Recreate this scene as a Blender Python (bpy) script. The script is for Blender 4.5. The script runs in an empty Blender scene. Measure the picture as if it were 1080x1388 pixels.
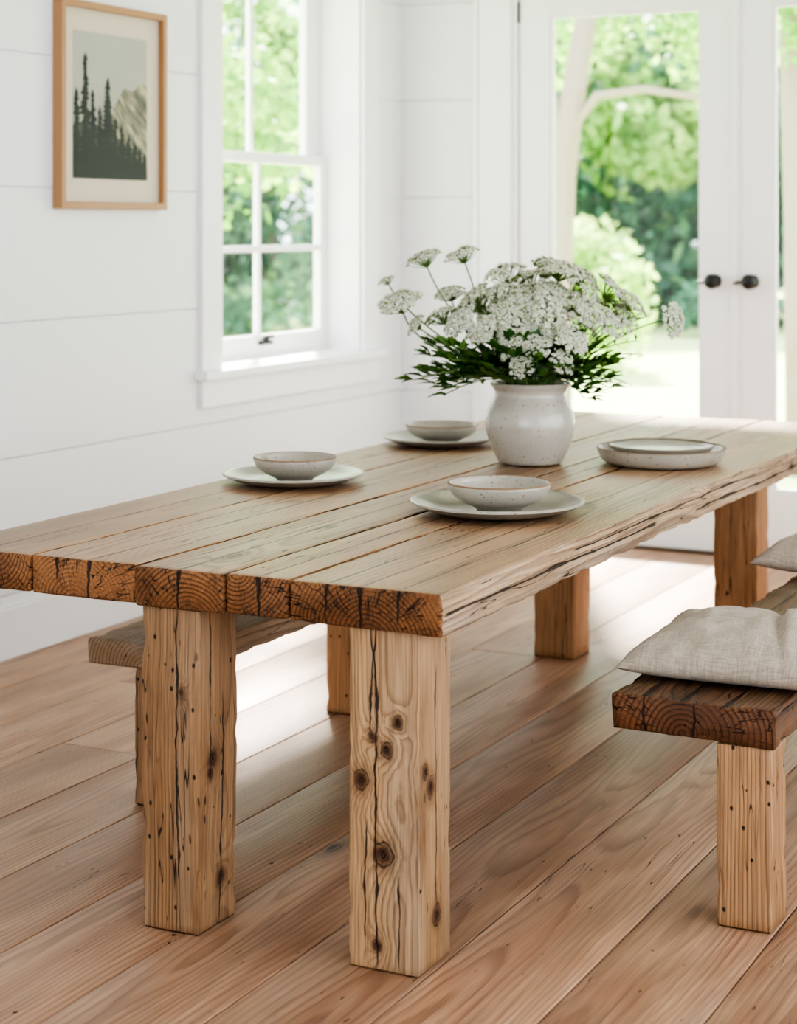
import bpy, bmesh, math, random
import numpy as np
from mathutils import Vector, Matrix, noise
random.seed(7); rng=np.random.default_rng(7)
S=bpy.context.scene
COL=S.collection
# ------------------------------------------------------------------ camera frame
TH=math.atan2(1273,2558); CS,SN=math.cos(TH),math.sin(TH)
CAM=(1.5465,-3.294,1.4725)
def W(lat,dep,z=0.0):
    return Vector((CAM[0]+lat*CS-dep*SN, CAM[1]+lat*SN+dep*CS, z))
cd=bpy.data.cameras.new('camera'); cam=bpy.data.objects.new('camera',cd); COL.objects.link(cam)
cam.location=CAM; cam.rotation_euler=(math.pi/2,0,TH)
cd.sensor_fit='VERTICAL'; cd.sensor_height=36; cd.sensor_width=28
cd.lens=2558/1388*36; cd.shift_y=-389/1388
cd.dof.use_dof=True; cd.dof.focus_distance=4.3; cd.dof.aperture_fstop=3.4
S.camera=cam
# ------------------------------------------------------------------ helpers
def lin(c):
    out=[]
    for v in c[:3]:
        v=v/255.0
        out.append(v/12.92 if v<=0.04045 else ((v+0.055)/1.055)**2.4)
    return (out[0],out[1],out[2],1.0)
class NT:
    def __init__(s,name):
        s.m=bpy.data.materials.new(name); s.m.use_nodes=True
        s.t=s.m.node_tree; s.t.nodes.clear()
    def n(s,typ,ins=None,**pr):
        nd=s.t.nodes.new(typ)
        for k,v in pr.items(): setattr(nd,k,v)
        for k,v in (ins or {}).items(): s.set(nd.inputs[k],v)
        return nd
    def set(s,inp,v):
        if isinstance(v,bpy.types.NodeSocket): s.t.links.new(v,inp)
        else:
            try: inp.default_value=v
            except Exception: inp.default_value=v[:3]
    def ma(s,op,a,b=None,c=None,clamp=False):
        nd=s.t.nodes.new('ShaderNodeMath'); nd.operation=op; nd.use_clamp=clamp
        s.set(nd.inputs[0],a)
        if b is not None: s.set(nd.inputs[1],b)
        if c is not None: s.set(nd.inputs[2],c)
        return nd.outputs[0]
    def vm(s,op,a,b=None,out=0):
        nd=s.t.nodes.new('ShaderNodeVectorMath'); nd.operation=op
        s.set(nd.inputs[0],a)
        if b is not None:
            if op=='SCALE': s.set(nd.inputs[3],b)
            else: s.set(nd.inputs[1],b)
        return nd.outputs['Value'] if op in('LENGTH','DISTANCE','DOT_PRODUCT') else nd.outputs[0]
    def mix(s,f,a,b,blend='MIX'):
        nd=s.t.nodes.new('ShaderNodeMix'); nd.data_type='RGBA'; nd.blend_type=blend
        s.set(nd.inputs[0],f); s.set(nd.inputs[6],a); s.set(nd.inputs[7],b)
        return nd.outputs[2]
    def sm(s,v,a,b,lo=0.0,hi=1.0):
        nd=s.t.nodes.new('ShaderNodeMapRange'); nd.interpolation_type='SMOOTHSTEP' 
        s.set(nd.inputs[0],v); nd.inputs[1].default_value=a; nd.inputs[2].default_value=b
        nd.inputs[3].default_value=lo; nd.inputs[4].default_value=hi
        return nd.outputs[0]
    def noise(s,vec,scale=1.0,detail=2.0,rough=.5,col=False):
        nd=s.n('ShaderNodeTexNoise',{'Vector':vec,'Scale':scale,'Detail':detail,'Roughness':rough})
        return nd.outputs['Color'] if col else nd.outputs[0]
    def vor(s,vec,scale=1.0,feature='F1'):
        nd=s.n('ShaderNodeTexVoronoi',{'Vector':vec,'Scale':scale},feature=feature)
        return nd.outputs['Distance'],(nd.outputs['Color'] if feature=='F1' else None)
    def ramp(s,f,stops,interp='LINEAR'):
        nd=s.t.nodes.new('ShaderNodeValToRGB'); cr=nd.color_ramp; cr.interpolation=interp
        while len(cr.elements)<len(stops): cr.elements.new(0.5)
        for e,(p,c) in zip(cr.elements,stops):
            e.position=p; e.color=c if len(c)==4 else (*c,1)
        s.set(nd.inputs[0],f); return nd.outputs[0]
    def out(s,sh,disp=None):
        o=s.t.nodes.new('ShaderNodeOutputMaterial'); s.t.links.new(sh,o.inputs[0]); return s.m
    def bsdf(s,**k):
        nd=s.t.nodes.new('ShaderNodeBsdfPrincipled')
        for kk,v in k.items(): s.set(nd.inputs[kk.replace('_',' ')],v)
        return nd
    def bump(s,h,dist=.002,st=1.0):
        nd=s.n('ShaderNodeBump',{'Height':h,'Distance':dist,'Strength':st}); return nd.outputs[0]
    def attr(s,name,fac=False):
        nd=s.n('ShaderNodeAttribute',attribute_name=name); return nd.outputs['Fac'] if fac else nd.outputs['Vector']
    def obj(s): return s.t.nodes.new('ShaderNodeTexCoord').outputs['Object']

def wood(name,light,mid,dark,freq=70,ringmix=.6,knot=.3,holes=.3,crack=.5,rough=.55,end=False,
         knots=(),cracks=(),bumpd=.002,spec=.4,kscale=(5,5,2.2),fib=.25,var=.3,stain=.0,grey=0.0,pits=.3,hs=34,swirl=.07,dist=.06):
    t=NT(name); light,mid,dark=lin(light),lin(mid),lin(dark)
    P=t.attr('wc'); R=t.attr('rnd',True); O=t.obj()
    nz=t.vm('SUBTRACT',t.noise(t.vm('MULTIPLY',P,(4,4,.7)),1,2,.5,True),(.5,.5,.5))
    Pd=t.vm('ADD',P,t.vm('SCALE',nz,dist))
    D,C=t.vor(t.vm('MULTIPLY',Pd,kscale))
    cs=t.n('ShaderNodeSeparateColor',{0:C})
    sel=t.ma('GREATER_THAN',cs.outputs[0],1-knot)
    K=t.ma('ADD',t.ma('DIVIDE',D,t.ma('ADD',.05,t.ma('MULTIPLY',cs.outputs[1],.07))),t.ma('MULTIPLY',t.ma('SUBTRACT',1,sel),12))
    if knots:
        wob=t.vm('SCALE',t.vm('SUBTRACT',t.noise(O,34,3,.6,True),(.5,.5,.5)),.020)
        Ow=t.vm('ADD',O,wob)
    for (kx,ky,kz,kr) in knots:
        d=t.vm('LENGTH',t.vm('MULTIPLY',t.vm('SUBTRACT',Ow,(kx,ky,kz)),(1,1,.8)))
        K=t.ma('MINIMUM',K,t.ma('DIVIDE',d,kr))
    infl=t.ma('POWER',2.718,t.ma('MULTIPLY',K,-.6))
    sp=t.n('ShaderNodeSeparateXYZ',{0:Pd})
    x,y=sp.outputs[0],sp.outputs[1]
    r=t.ma('SQRT',t.ma('ADD',t.ma('MULTIPLY',x,x),t.ma('MULTIPLY',y,y)))
    rr=t.ma('ADD',r,t.ma('MULTIPLY',infl,swirl))
    fibre=t.noise(t.vm('MULTIPLY',P,(260,260,5) if not end else (260,260,60)),1,3,.6)
    tt=t.ma('FRACT',t.ma('ADD',t.ma('MULTIPLY',rr,freq),t.ma('MULTIPLY',fibre,.3)))
    late=t.ramp(tt,[(0,(0,0,0)),(.45,(.06,)*3),(.86,(1,1,1)),(1,(0,0,0))])
    rstr=t.noise(t.vm('MULTIPLY',P,(8,8,.8)),1,2)
    late2=t.ma('MULTIPLY',late,t.sm(rstr,.3,.6,.3,1.0))
    big=t.noise(t.vm('MULTIPLY',P,(6,6,1.2)),1,3,.6)
    c=t.mix(t.sm(big,.35,.65),light,mid)
    if grey: 
        gn=t.sm(t.noise(t.vm('MULTIPLY',P,(10,10,1.0)),1,3,.65),.42,.68,0,grey)
        c=t.mix(gn,c,lin((154,142,128)))
    c=t.mix(t.ma('MULTIPLY',late2,ringmix),c,dark)
    f2=t.sm(fibre,.25,.75,1-fib,1+fib*.6)
    comb=t.n('ShaderNodeCombineColor',{0:f2,1:f2,2:f2}).outputs[0]
    c=t.mix(1.0,c,comb,'MULTIPLY')
    bv=t.ma('ADD',1-var*.5,t.ma('MULTIPLY',R,var))
    combv=t.n('ShaderNodeCombineColor',{0:bv,1:bv,2:bv}).outputs[0]
    c=t.mix(1.0,c,combv,'MULTIPLY')
    if stain:
        sn=t.sm(t.noise(t.vm('MULTIPLY',P,(14,14,2.5)),1,4,.7),.55,.75,0,stain)
        c=t.mix(sn,c,dark)
    core=t.sm(K,.6,1.1,1,0)
    kr=t.ma('SINE',t.ma('MULTIPLY',K,20))
    kcol=t.mix(t.sm(kr,-1,1),lin((44,23,12)),lin((98,58,33)))
    c=t.mix(t.ma('MULTIPLY',t.sm(K,1.0,2.4,1,0),.45),c,dark)
    c=t.mix(t.ma('MULTIPLY',core,.9),c,kcol)
    kc=t.sm(K,.25,.5,1,0)
    kedge=t.ma('MULTIPLY',t.sm(t.ma('ABSOLUTE',t.ma('SUBTRACT',K,1.02)),.02,.12,1,0),t.sm(rstr,.45,.6,.1,.7))
    Dh,Ch=t.vor(t.vm('MULTIPLY',P,(hs,hs,hs*.7)))
    ch=t.n('ShaderNodeSeparateColor',{0:Ch})
    hm=t.ma('MULTIPLY',t.sm(Dh,.08,.14,1,0),t.ma('GREATER_THAN',ch.outputs[1],1-holes*.6))
    Dp,Cp=t.vor(t.vm('MULTIPLY',t.vm('ADD',P,t.vm('SCALE',nz,.2)),(70,70,16)))
    cp=t.n('ShaderNodeSeparateColor',{0:Cp})
    pm_=t.ma('MULTIPLY',t.sm(Dp,.10,.22,1,0),t.ma('GREATER_THAN',cp.outputs[1],1-pits*.35))
    pm_=t.ma('MULTIPLY',pm_,t.sm(big,.4,.6,0,.85))
    hm=t.ma('MAXIMUM',hm,pm_)
    if end:
        ang=t.ma('ARCTAN2',y,x)
        vv=t.n('ShaderNodeCombineXYZ',{0:t.ma('MULTIPLY',ang,5),1:t.ma('MULTIPLY',r,6),2:t.ma('MULTIPLY',R,20)}).outputs[0]
        n2=t.ma('ABSOLUTE',t.ma('SUBTRACT',t.noise(vv,1.5,2),.5))
        cm=t.ma('MULTIPLY',t.sm(n2,.004,.018,1,0),t.sm(t.noise(t.vm('MULTIPLY',P,(9,9,2)),1,1),.38,.46))
    else:
        n2=t.ma('ABSOLUTE',t.ma('SUBTRACT',t.noise(t.vm('MULTIPLY',P,(13,13,.6)),1,3,.6),.5))
        cm=t.ma('MULTIPLY',t.sm(n2,.001,.0032,1,0),t.sm(t.noise(t.vm('MULTIPLY',P,(4,4,1.1)),1,1),.64-crack*.2,.68-crack*.2))
    if cracks:
        so=t.n('ShaderNodeSeparateXYZ',{0:O}); cache={}
    for (ax,pos,wd,va,v0,v1) in cracks:
        along=so.outputs[va]
        if va not in cache:
            w1=t.n('ShaderNodeTexNoise',{'W':along,'Scale':9.0 if va==2 else 2.5,'Detail':4.0},noise_dimensions='1D').outputs[0]
            w2=t.n('ShaderNodeTexNoise',{'W':t.ma('ADD',along,37.0),'Scale':14.0 if va==2 else 6.0,'Detail':2.0},noise_dimensions='1D').outputs[0]
            cache[va]=(w1,t.sm(w2,.3,.7,.7,2.2))
        w1,w2=cache[va]; amp=.024 if va==2 else .016
        sg=1 if int(abs(pos)*1000)%2 else -1
        dd=t.ma('ABSOLUTE',t.ma('SUBTRACT',so.outputs[ax],t.ma('ADD',pos-sg*amp/2,t.ma('MULTIPLY',w1,sg*amp))))
        dd=t.ma('MULTIPLY',dd,w2)
        rg=t.ma('MULTIPLY',t.sm(along,v0,v0+.03),t.sm(along,v1-.03,v1,1,0))
        cm=t.ma('MAXIMUM',cm,t.ma('MULTIPLY',t.sm(dd,wd*.4,wd,1,0),rg))
    blk=t.ma('MAXIMUM',t.ma('MAXIMUM',t.ma('MAXIMUM',hm,kedge),cm),t.ma('MULTIPLY',kc,.8))
    c=t.mix(t.ma('MULTIPLY',blk,.93),c,lin((28,16,9)))
    h=t.ma('SUBTRACT',t.ma('MULTIPLY',fibre,.35),t.ma('MULTIPLY',late2,.25 if not end else -.3))
    h=t.ma('SUBTRACT',h,t.ma('MULTIPLY',blk,1.3))
    rg=t.ma('ADD',rough-.08,t.ma('MULTIPLY',fibre,.2))
    b=t.bsdf(Base_Color=c,Roughness=rg,Normal=t.bump(h,bumpd,.9))
    b.inputs['Specular IOR Level'].default_value=spec
    return t.out(b.outputs[0])

def simple(name,col,rough=.5,bump=0,bscale=40,metal=0,spec=.5,coat=0,var=0):
    t=NT(name); c=lin(col); O=t.obj()
    n=t.noise(O,bscale,3)
    cc=t.mix(t.ma('MULTIPLY',t.noise(O,2.5,3),var),c,tuple(v*.75 for v in c[:3])+(1,))
    kw=dict(Base_Color=cc,Roughness=rough,Metallic=metal)
    if bump: kw['Normal']=t.bump(n,bump,.6)
    b=t.bsdf(**kw); b.inputs['Specular IOR Level'].default_value=spec; b.inputs['Coat Weight'].default_value=coat
    return t.out(b.outputs[0])

def link(o,parent=None):
    COL.objects.link(o)
    if parent is not None: o.parent=parent
    return o
def empty(name,loc=(0,0,0)):
    e=bpy.data.objects.new(name,None); e.location=loc; e.empty_display_size=.1; COL.objects.link(e); return e
class B:
    def __init__(s): s.V=[];s.F=[];s.M=[];s.wc=[];s.r=[];s.lc=[]
    def add(s,V,F,m=0,wc=None,r=0.0,lc=None):
        o=len(s.V); s.V+= [tuple(v) for v in V]; s.F+=[tuple(i+o for i in f) for f in F]
        s.M+=([m]*len(F) if isinstance(m,int) else list(m))
        s.wc+= ([tuple(w) for w in wc] if wc is not None else [(0,0,0)]*len(V)); s.r+=[r]*len(V)
    def box(s,lo,hi,m=0):
        x0,y0,z0=lo;x1,y1,z1=hi
        s.add([(x0,y0,z0),(x1,y0,z0),(x1,y1,z0),(x0,y1,z0),(x0,y0,z1),(x1,y0,z1),(x1,y1,z1),(x0,y1,z1)],
          [(0,3,2,1),(4,5,6,7),(0,1,5,4),(1,2,6,5),(2,3,7,6),(3,0,4,7)],m)
    def tube(s,pts,rad,n=6,m=0,cap=True):
        V=[];F=[]; pts=[Vector(p) for p in pts]; k=len(pts)
        rads=rad if isinstance(rad,(list,tuple)) else [rad]*k
        up=Vector((0.13,0.27,.95))
        for i,p in enumerate(pts):
            d=(pts[min(i+1,k-1)]-pts[max(i-1,0)]).normalized()
            a=d.cross(up)
            if a.length<1e-3: a=d.cross(Vector((1,0,0)))
            a.normalize(); b=d.cross(a)
            for j in range(n):
                an=2*math.pi*j/n; V.append(p+(a*math.cos(an)+b*math.sin(an))*rads[i])
        for i in range(k-1):
            for j in range(n):
                F.append((i*n+j,i*n+(j+1)%n,(i+1)*n+(j+1)%n,(i+1)*n+j))
        if cap: F.append(tuple(range(n))[::-1]); F.append(tuple((k-1)*n+j for j in range(n)))
        s.add(V,F,m)
    def lathe(s,prof,n=64,c=(0,0,0),m=0,axis=2):
        V=[];F=[]
        for (r,z) in prof:
            for j in range(n):
                a=2*math.pi*j/n
                p=[r*math.cos(a),r*math.sin(a),z]
                if axis==0: p=[p[2],p[0],p[1]]
                if axis==1: p=[p[0],p[2],p[1]]
                V.append((c[0]+p[0],c[1]+p[1],c[2]+p[2]))
        for i in range(len(prof)-1):
            for j in range(n): F.append((i*n+j,i*n+(j+1)%n,(i+1)*n+(j+1)%n,(i+1)*n+j))
        s.add(V,F,m)
    def make(s,name,mats,parent=None,smooth=True,bevel=0,recalc=True,angle=40,attrs=True,merge=False):
        me=bpy.data.meshes.new(name); me.from_pydata(s.V,[],s.F)
        for m in mats: me.materials.append(m)
        me.polygons.foreach_set('material_index',s.M)
        if attrs:
            a=me.attributes.new('wc','FLOAT_VECTOR','POINT'); a.data.foreach_set('vector',np.array(s.wc,dtype=np.float32).ravel())
            a=me.attributes.new('rnd','FLOAT','POINT'); a.data.foreach_set('value',np.array(s.r,dtype=np.float32))
        if recalc or merge:
            bm=bmesh.new(); bm.from_mesh(me)
            if merge: bmesh.ops.remove_doubles(bm,verts=bm.verts,dist=1e-5)
            bmesh.ops.recalc_face_normals(bm,faces=bm.faces); bm.to_mesh(me); bm.free()
        if smooth:
            me.polygons.foreach_set('use_smooth',[True]*len(me.polygons))
            try: me.set_sharp_from_angle(angle=math.radians(angle))
            except Exception: pass
        me.update()
        o=bpy.data.objects.new(name,me); link(o,parent)
        if bevel:
            md=o.modifiers.new('bevel','BEVEL'); md.width=bevel; md.segments=2; md.limit_method='ANGLE'
        return o
def board(b,lo,hi,axis,rad=.006,seg=.06,wob=.002,side=0,endm=1,pith=(0,0),rnd=None,nfreq=4,step=.03,flip=1,zoff=None,flattop=False,chip=0):
    a=axis; bb,cc=[i for i in range(3) if i!=a]
    L=hi[a]-lo[a]; hb=(hi[bb]-lo[bb])/2; hc=(hi[cc]-lo[cc])/2
    cb=(hi[bb]+lo[bb])/2; c2=(hi[cc]+lo[cc])/2
    if rnd is None: rnd=random.random()
    off=random.uniform(-20,20) if zoff is None else zoff
    pts=[]
    def arc(sx,sy,a0):
        for k in range(4):
            an=a0+k*math.pi/6
            pts.append((sx*(hb-rad)+rad*math.cos(an),sy*(hc-rad)+rad*math.sin(an),math.cos(an),math.sin(an),1))
    def line(p,q,nx,ny):
        d=math.hypot(q[0]-p[0],q[1]-p[1]); n=max(1,int(d/step))
        for k in range(1,n): pts.append((p[0]+(q[0]-p[0])*k/n,p[1]+(q[1]-p[1])*k/n,nx,ny,0))
    arc(1,1,0); line((hb-rad,hc),(-hb+rad,hc),0,1)
    arc(-1,1,math.pi/2); line((-hb,hc-rad),(-hb,-hc+rad),-1,0)
    arc(-1,-1,math.pi); line((-hb+rad,-hc),(hb-rad,-hc),0,-1)
    arc(1,-1,1.5*math.pi); line((hb,-hc+rad),(hb,hc-rad),1,0)
    n=len(pts); ns=max(2,int(L/seg)); be=rad*.8
    ts=[0,be]+[be+(L-2*be)*k/ns for k in range(1,ns)]+[L-be,L]
    V=[];Wc=[];F=[];M=[]
    sd=random.uniform(0,50)
    for i,tv in enumerate(ts):
        endst=i in(0,len(ts)-1)
        for (px,py,nx,ny,cor) in pts:
            if endst:
                px=max(-hb+be,min(hb-be,px)); py=max(-hc+be,min(hc-be,py))
            p=[0,0,0]; p[a]=lo[a]+tv; p[bb]=cb+px; p[cc]=c2+py
            if wob:
                q=Vector(p)*nfreq+Vector((sd,sd,sd)); q[a]*=.6
                d=noise.noise(q)*wob+noise.noise(q*4)*wob*.35
                if cor and chip:
                    cn=noise.noise(Vector(p)*22+Vector((sd,0,sd)))
                    d-=chip*max(0,cn-.05)*2.2
                p[bb]+=nx*d
                if not(flattop and ny>.5): p[cc]+=ny*d
                else: p[cc]+=ny*(min(d,0)*.3-wob*.1)
                if endst: p[a]+=noise.noise(Vector(p)*25)*wob*.5
            V.append(p)
            w=(px*flip-pith[0],py-pith[1],tv+off); Wc.append(w)
    for i in range(len(ts)-1):
        for j in range(n):
            F.append((i*n+j,i*n+(j+1)%n,(i+1)*n+(j+1)%n,(i+1)*n+j)); M.append(endm if i in(0,len(ts)-2) else side)
    F.append(tuple(range(n))[::-1]); M.append(endm)
    F.append(tuple((len(ts)-1)*n+j for j in range(n))); M.append(endm)
    b.add(V,F,M,Wc,rnd)

# ------------------------------------------------------------------ materials
top_cr=[(0,-.095,.003,1,0,.9),(0,-.176,.004,1,0,2.2),(0,-.255,.0036,1,0.0,1.5),(0,-.41,.004,1,0,3.4),(0,-.601,.0044,1,0,1.9),(0,-.66,.003,1,.9,3.2),(0,-.831,.0042,1,0,3.0),(0,-.91,.003,1,.3,1.4),(0,-1.121,.0042,1,0,3.4)]
m_top=wood('oak_table_top',(180,142,109),(156,118,86),(86,56,36),freq=105,ringmix=.58,knot=.16,holes=.15,crack=1.1,rough=.37,bumpd=.003,spec=.5,kscale=(6,6,2.0),var=.3,fib=.32,grey=.35,cracks=top_cr,pits=.5,dist=.09)
m_topside=wood('oak_table_edge',(188,160,130),(162,132,100),(94,62,40),freq=100,ringmix=.7,knot=.3,holes=.3,crack=1.2,rough=.6,bumpd=.006,kscale=(6,6,3),fib=.4,grey=.45,stain=.3,pits=.8,
   cracks=[(2,.715,.004,1,.0,1.3),(2,.735,.003,1,.7,2.2),(2,.705,.004,1,1.6,3.0)])
m_topend_gap=wood('oak_end_grain_gap_shade',(158,108,68),(128,84,50),(54,29,15),freq=105,ringmix=.85,knot=0,holes=.1,crack=.8,rough=.65,end=True,bumpd=.004,fib=.4,var=.4,stain=.6,
   cracks=[(0,-.095,.004,2,.68,.80),(0,-.176,.006,2,.66,.80),(0,-.255,.004,2,.65,.8),(0,-.41,.006,2,.65,.8),(0,-.601,.005,2,.65,.8),(0,-.831,.005,2,.65,.8),(0,-.91,.004,2,.7,.8)])
LX0,LX1,LY0,LY1=-.214,-.06,.022,.172
leg_kn=[(-.188,LY0,.372,.016),(-.130,LY0,.437,.013),(-.160,LY0,.462,.009),(-.104,LY0,.495,.010),(-.136,LY0,.232,.020),
        (LX1,.075,.36,.018),(LX1,.05,.395,.012),(LX1,.10,.10,.016),(-.15,LY0,.05,.009)]
leg_cr=[(0,-.153,.004,2,.0,.70),(1,.10,.003,2,.1,.6),(0,-.176,.003,2,.05,.3),(0,-.164,.003,2,.45,.69),(0,-.10,.0026,2,.0,.2)]
LC=((184,148,110),(156,120,84),(88,56,33))
m_leg1=wood('oak_leg_knotty',*LC,freq=170,ringmix=.5,knot=.05,holes=.35,crack=.6,rough=.6,knots=leg_kn,cracks=leg_cr,bumpd=.004,fib=.34,stain=.45,grey=.3,pits=.6,swirl=.034)
l2x0,l2x1,l2y0,l2y1=-.700,-.558,.0,.15
m_leg2=wood('oak_leg_plain',(176,138,102),(150,113,78),(84,52,30),freq=160,ringmix=.5,knot=.06,holes=.6,crack=.7,rough=.6,
   knots=[(l2x1,.06,.36,.018),(l2x1,.10,.10,.015),(l2x1,.05,.33,.011),(-.60,l2y0+.01,.50,.008)],cracks=[(0,-.611,.003,2,.1,.68),(1,.10,.004,2,.0,.5),(1,.05,.003,2,.3,.68)],bumpd=.004,fib=.34,stain=.5,grey=.25,pits=.7,swirl=.035)
m_legb=wood('oak_bench_leg',(178,138,100),(152,112,76),(86,53,31),freq=150,ringmix=.5,knot=.25,holes=.5,crack=1.0,rough=.6,bumpd=.003,fib=.34,stain=.6,pits=.5,swirl=.04,grey=.15)
m_legend=wood('oak_leg_end',(120,86,58),(104,72,46),(64,40,24),freq=90,end=True,rough=.7)
m_dark=wood('dark_oak_bench',(120,88,64),(94,64,45),(42,25,15),freq=90,ringmix=.75,knot=.2,holes=.3,crack=1.4,rough=.5,bumpd=.007,fib=.5,var=.3,
   cracks=[(0,.22,.006,1,.5,3),(0,.301,.006,1,.5,3),(0,.40,.006,1,.5,3)],pits=.8)
m_darkend=wood('dark_oak_end',(124,80,50),(94,58,35),(38,20,12),freq=80,ringmix=.85,end=True,knot=0,rough=.55,bumpd=.005,cracks=[(0,.22,.005,2,.36,.48),(0,.331,.005,2,.36,.48)])
m_ben2=wood('weathered_bench',(166,140,112),(144,114,86),(84,58,38),freq=100,ringmix=.6,knot=.2,holes=.3,crack=.9,rough=.6,bumpd=.004,grey=.4)
m_floor=wood('oak_floor',(188,149,120),(161,121,94),(94,61,43),freq=72,ringmix=.5,knot=.22,holes=.16,crack=.05,rough=.42,bumpd=.0014,spec=.5,kscale=(4.2,4.2,1.6),var=.3,fib=.26,grey=.2,pits=.35,hs=24,dist=.12)
m_white=simple('white_paint',(234,235,236),.55,.0006,25,var=.06)
m_trim=simple('white_trim_paint',(240,240,240),.4,.0003,20,var=.03)
m_black=simple('black_iron',(22,21,20),.4,.0004,80,spec=.5)
m_frame=simple('oak_frame',(176,132,90),.45,.0005,60,var=.6)
m_under=simple('subfloor',(30,20,13),.9)
def ceramic(name,col,spk=.5,rough=.28):
    t=NT(name); O=t.obj(); c=lin(col)
    D,C=t.vor(O,80); g=t.n('ShaderNodeSeparateColor',{0:C}).outputs[0]
    m=t.ma('MULTIPLY',t.sm(D,.12,.26,1,0),t.ma('GREATER_THAN',g,1-.35*spk))
    D2,C2=t.vor(O,200); g2=t.n('ShaderNodeSeparateColor',{0:C2}).outputs[0]
    m2=t.ma('MULTIPLY',t.sm(D2,.14,.32,1,0),t.ma('GREATER_THAN',g2,1-.25*spk))
    cc=t.mix(t.sm(t.noise(O,7,3),.35,.7),c,tuple(v*.84 for v in c[:3])+(1,))
    cc=t.mix(t.ma('MULTIPLY',t.ma('MAXIMUM',m,m2),.8),cc,lin((100,76,52)))
    b=t.bsdf(Base_Color=cc,Roughness=rough,Normal=t.bump(t.noise(O,22,2),.0012,.5))
    b.inputs['Coat Weight'].default_value=.4; b.inputs['Coat Roughness'].default_value=.15
    return t.out(b.outputs[0])
m_cer=ceramic('speckled_stoneware',(178,170,156),1.3)
m_cer2=ceramic('plain_stoneware',(168,162,150),.5)
m_vase=ceramic('vase_glaze',(184,176,163),.8,.22)
m_rim=simple('raw_clay_rim',(134,106,80),.6)
def linen(name,col):
    t=NT(name); O=t.obj(); c=lin(col)
    s=t.n('ShaderNodeSeparateXYZ',{0:t.vm('ADD',O,t.vm('SCALE',t.noise(O,60,2,.5,True),.002))})
    a=t.ma('SINE',t.ma('MULTIPLY',s.outputs[0],2200)); b2=t.ma('SINE',t.ma('MULTIPLY',s.outputs[1],2200))
    w=t.ma('MULTIPLY',a,b2)
    n1=t.noise(t.vm('MULTIPLY',O,(30,500,30)),1,2); n2=t.noise(t.vm('MULTIPLY',O,(500,30,30)),1,2)
    nn=t.ma('ADD',n1,n2)
    cc=t.mix(t.sm(nn,.75,1.25),tuple(v*.70 for v in c[:3])+(1,),c)
    h=t.ma('ADD',t.ma('MULTIPLY',w,.3),nn)
    b=t.bsdf(Base_Color=cc,Roughness=.95,Normal=t.bump(h,.0012,.7)); b.inputs['Sheen Weight'].default_value=.1
    b.inputs['Specular IOR Level'].default_value=.15
    return t.out(b.outputs[0])
m_linen=linen('natural_linen',(182,167,151))
def glassm():
    t=NT('window_glass'); tr=t.n('ShaderNodeBsdfTransparent'); gl=t.n('ShaderNodeBsdfGlossy',{'Roughness':.03})
    mx=t.n('ShaderNodeMixShader',{0:.05,1:tr.outputs[0],2:gl.outputs[0]}); return t.out(mx.outputs[0])
m_glass=glassm()
def leafm(name,stops,trans=.45,rough=.5):
    t=NT(name); R=t.attr('rnd',True)
    c=t.ramp(R,[(p,lin(k)) for p,k in stops])
    b=t.bsdf(Base_Color=c,Roughness=rough); tl=t.n('ShaderNodeBsdfTranslucent',{'Color':c})
    mx=t.n('ShaderNodeMixShader',{0:trans,1:b.outputs[0],2:tl.outputs[0]}); return t.out(mx.outputs[0])
m_tree=leafm('tree_leaves',[(0,(92,142,68)),(.5,(146,190,92)),(1,(200,224,138))],.55)
m_treed=leafm('shrub_leaves',[(0,(52,98,84)),(.6,(100,152,118)),(1,(160,200,134))],.45)
m_bark=simple('bark',(150,138,126),.9,.01,12,var=.5)
m_fol=leafm('bouquet_leaves',[(0,(32,66,26)),(.6,(64,108,44)),(1,(102,140,64))],.3,.45)
m_stem=simple('green_stem',(96,124,62),.6)
m_petal=leafm('white_petals',[(0,(206,206,182)),(.5,(234,234,216)),(1,(248,248,238))],.3,.7)
m_eye=simple('flower_centre',(176,178,130),.8)
m_cup=simple('flower_cup',(140,152,104),.8)
def lawnm():
    t=NT('lawn_grass'); O=t.obj(); n=t.noise(O,3,5,.7)
    c=t.ramp(n,[(0,lin((160,190,110))),(.6,lin((200,216,150))),(1,lin((226,234,190)))])
    b=t.bsdf(Base_Color=c,Roughness=.9); return t.out(b.outputs[0])
m_lawn=lawnm()

# ------------------------------------------------------------------ room
XL,YF,XR,YB,ZC=-2.5,4.87,3.2,-4.4,2.95
def minus(u0,u1,z0,z1,op):
    if op is None or z1<=op[2] or z0>=op[3]: return [(u0,u1,z0,z1)]
    r=[]
    if op[0]>u0: r.append((u0,op[0],z0,z1))
    if op[1]<u1: r.append((op[1],u1,z0,z1))
    if z0<op[2]: r.append((op[0],op[1],z0,op[2]))
    if z1>op[3]: r.append((op[0],op[1],op[3],z1))
    return r
def bands(z0,z1,off,pitch):
    e=[z0]; z=off
    while z<z1:
        if z>z0+.01: e.append(z)
        z+=pitch
    e.append(z1); return list(zip(e[:-1],e[1:]))
WO=(3.205,4.44,.89,2.68)
DO=(-1.92,.23,0,2.60)
b=B()
for (u0,u1,z0,z1) in minus(YB,YF+.25,0,ZC,WO): b.box((XL-.24,u0,z0),(XL-.010,u1,z1))
for (a0,a1) in bands(0,ZC,.215,.463):
    for (u0,u1,z0,z1) in minus(YB,YF,a0+.0018,a1-.0018,WO): b.box((XL-.010,u0,z0),(XL,u1,z1))
b.make('wall_left',[m_white],smooth=False,bevel=.001)
b=B()
for (u0,u1,z0,z1) in minus(XL-.24,XR,0,ZC,DO): b.box((u0,YF+.010,z0),(u1,YF+.2,z1))
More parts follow.
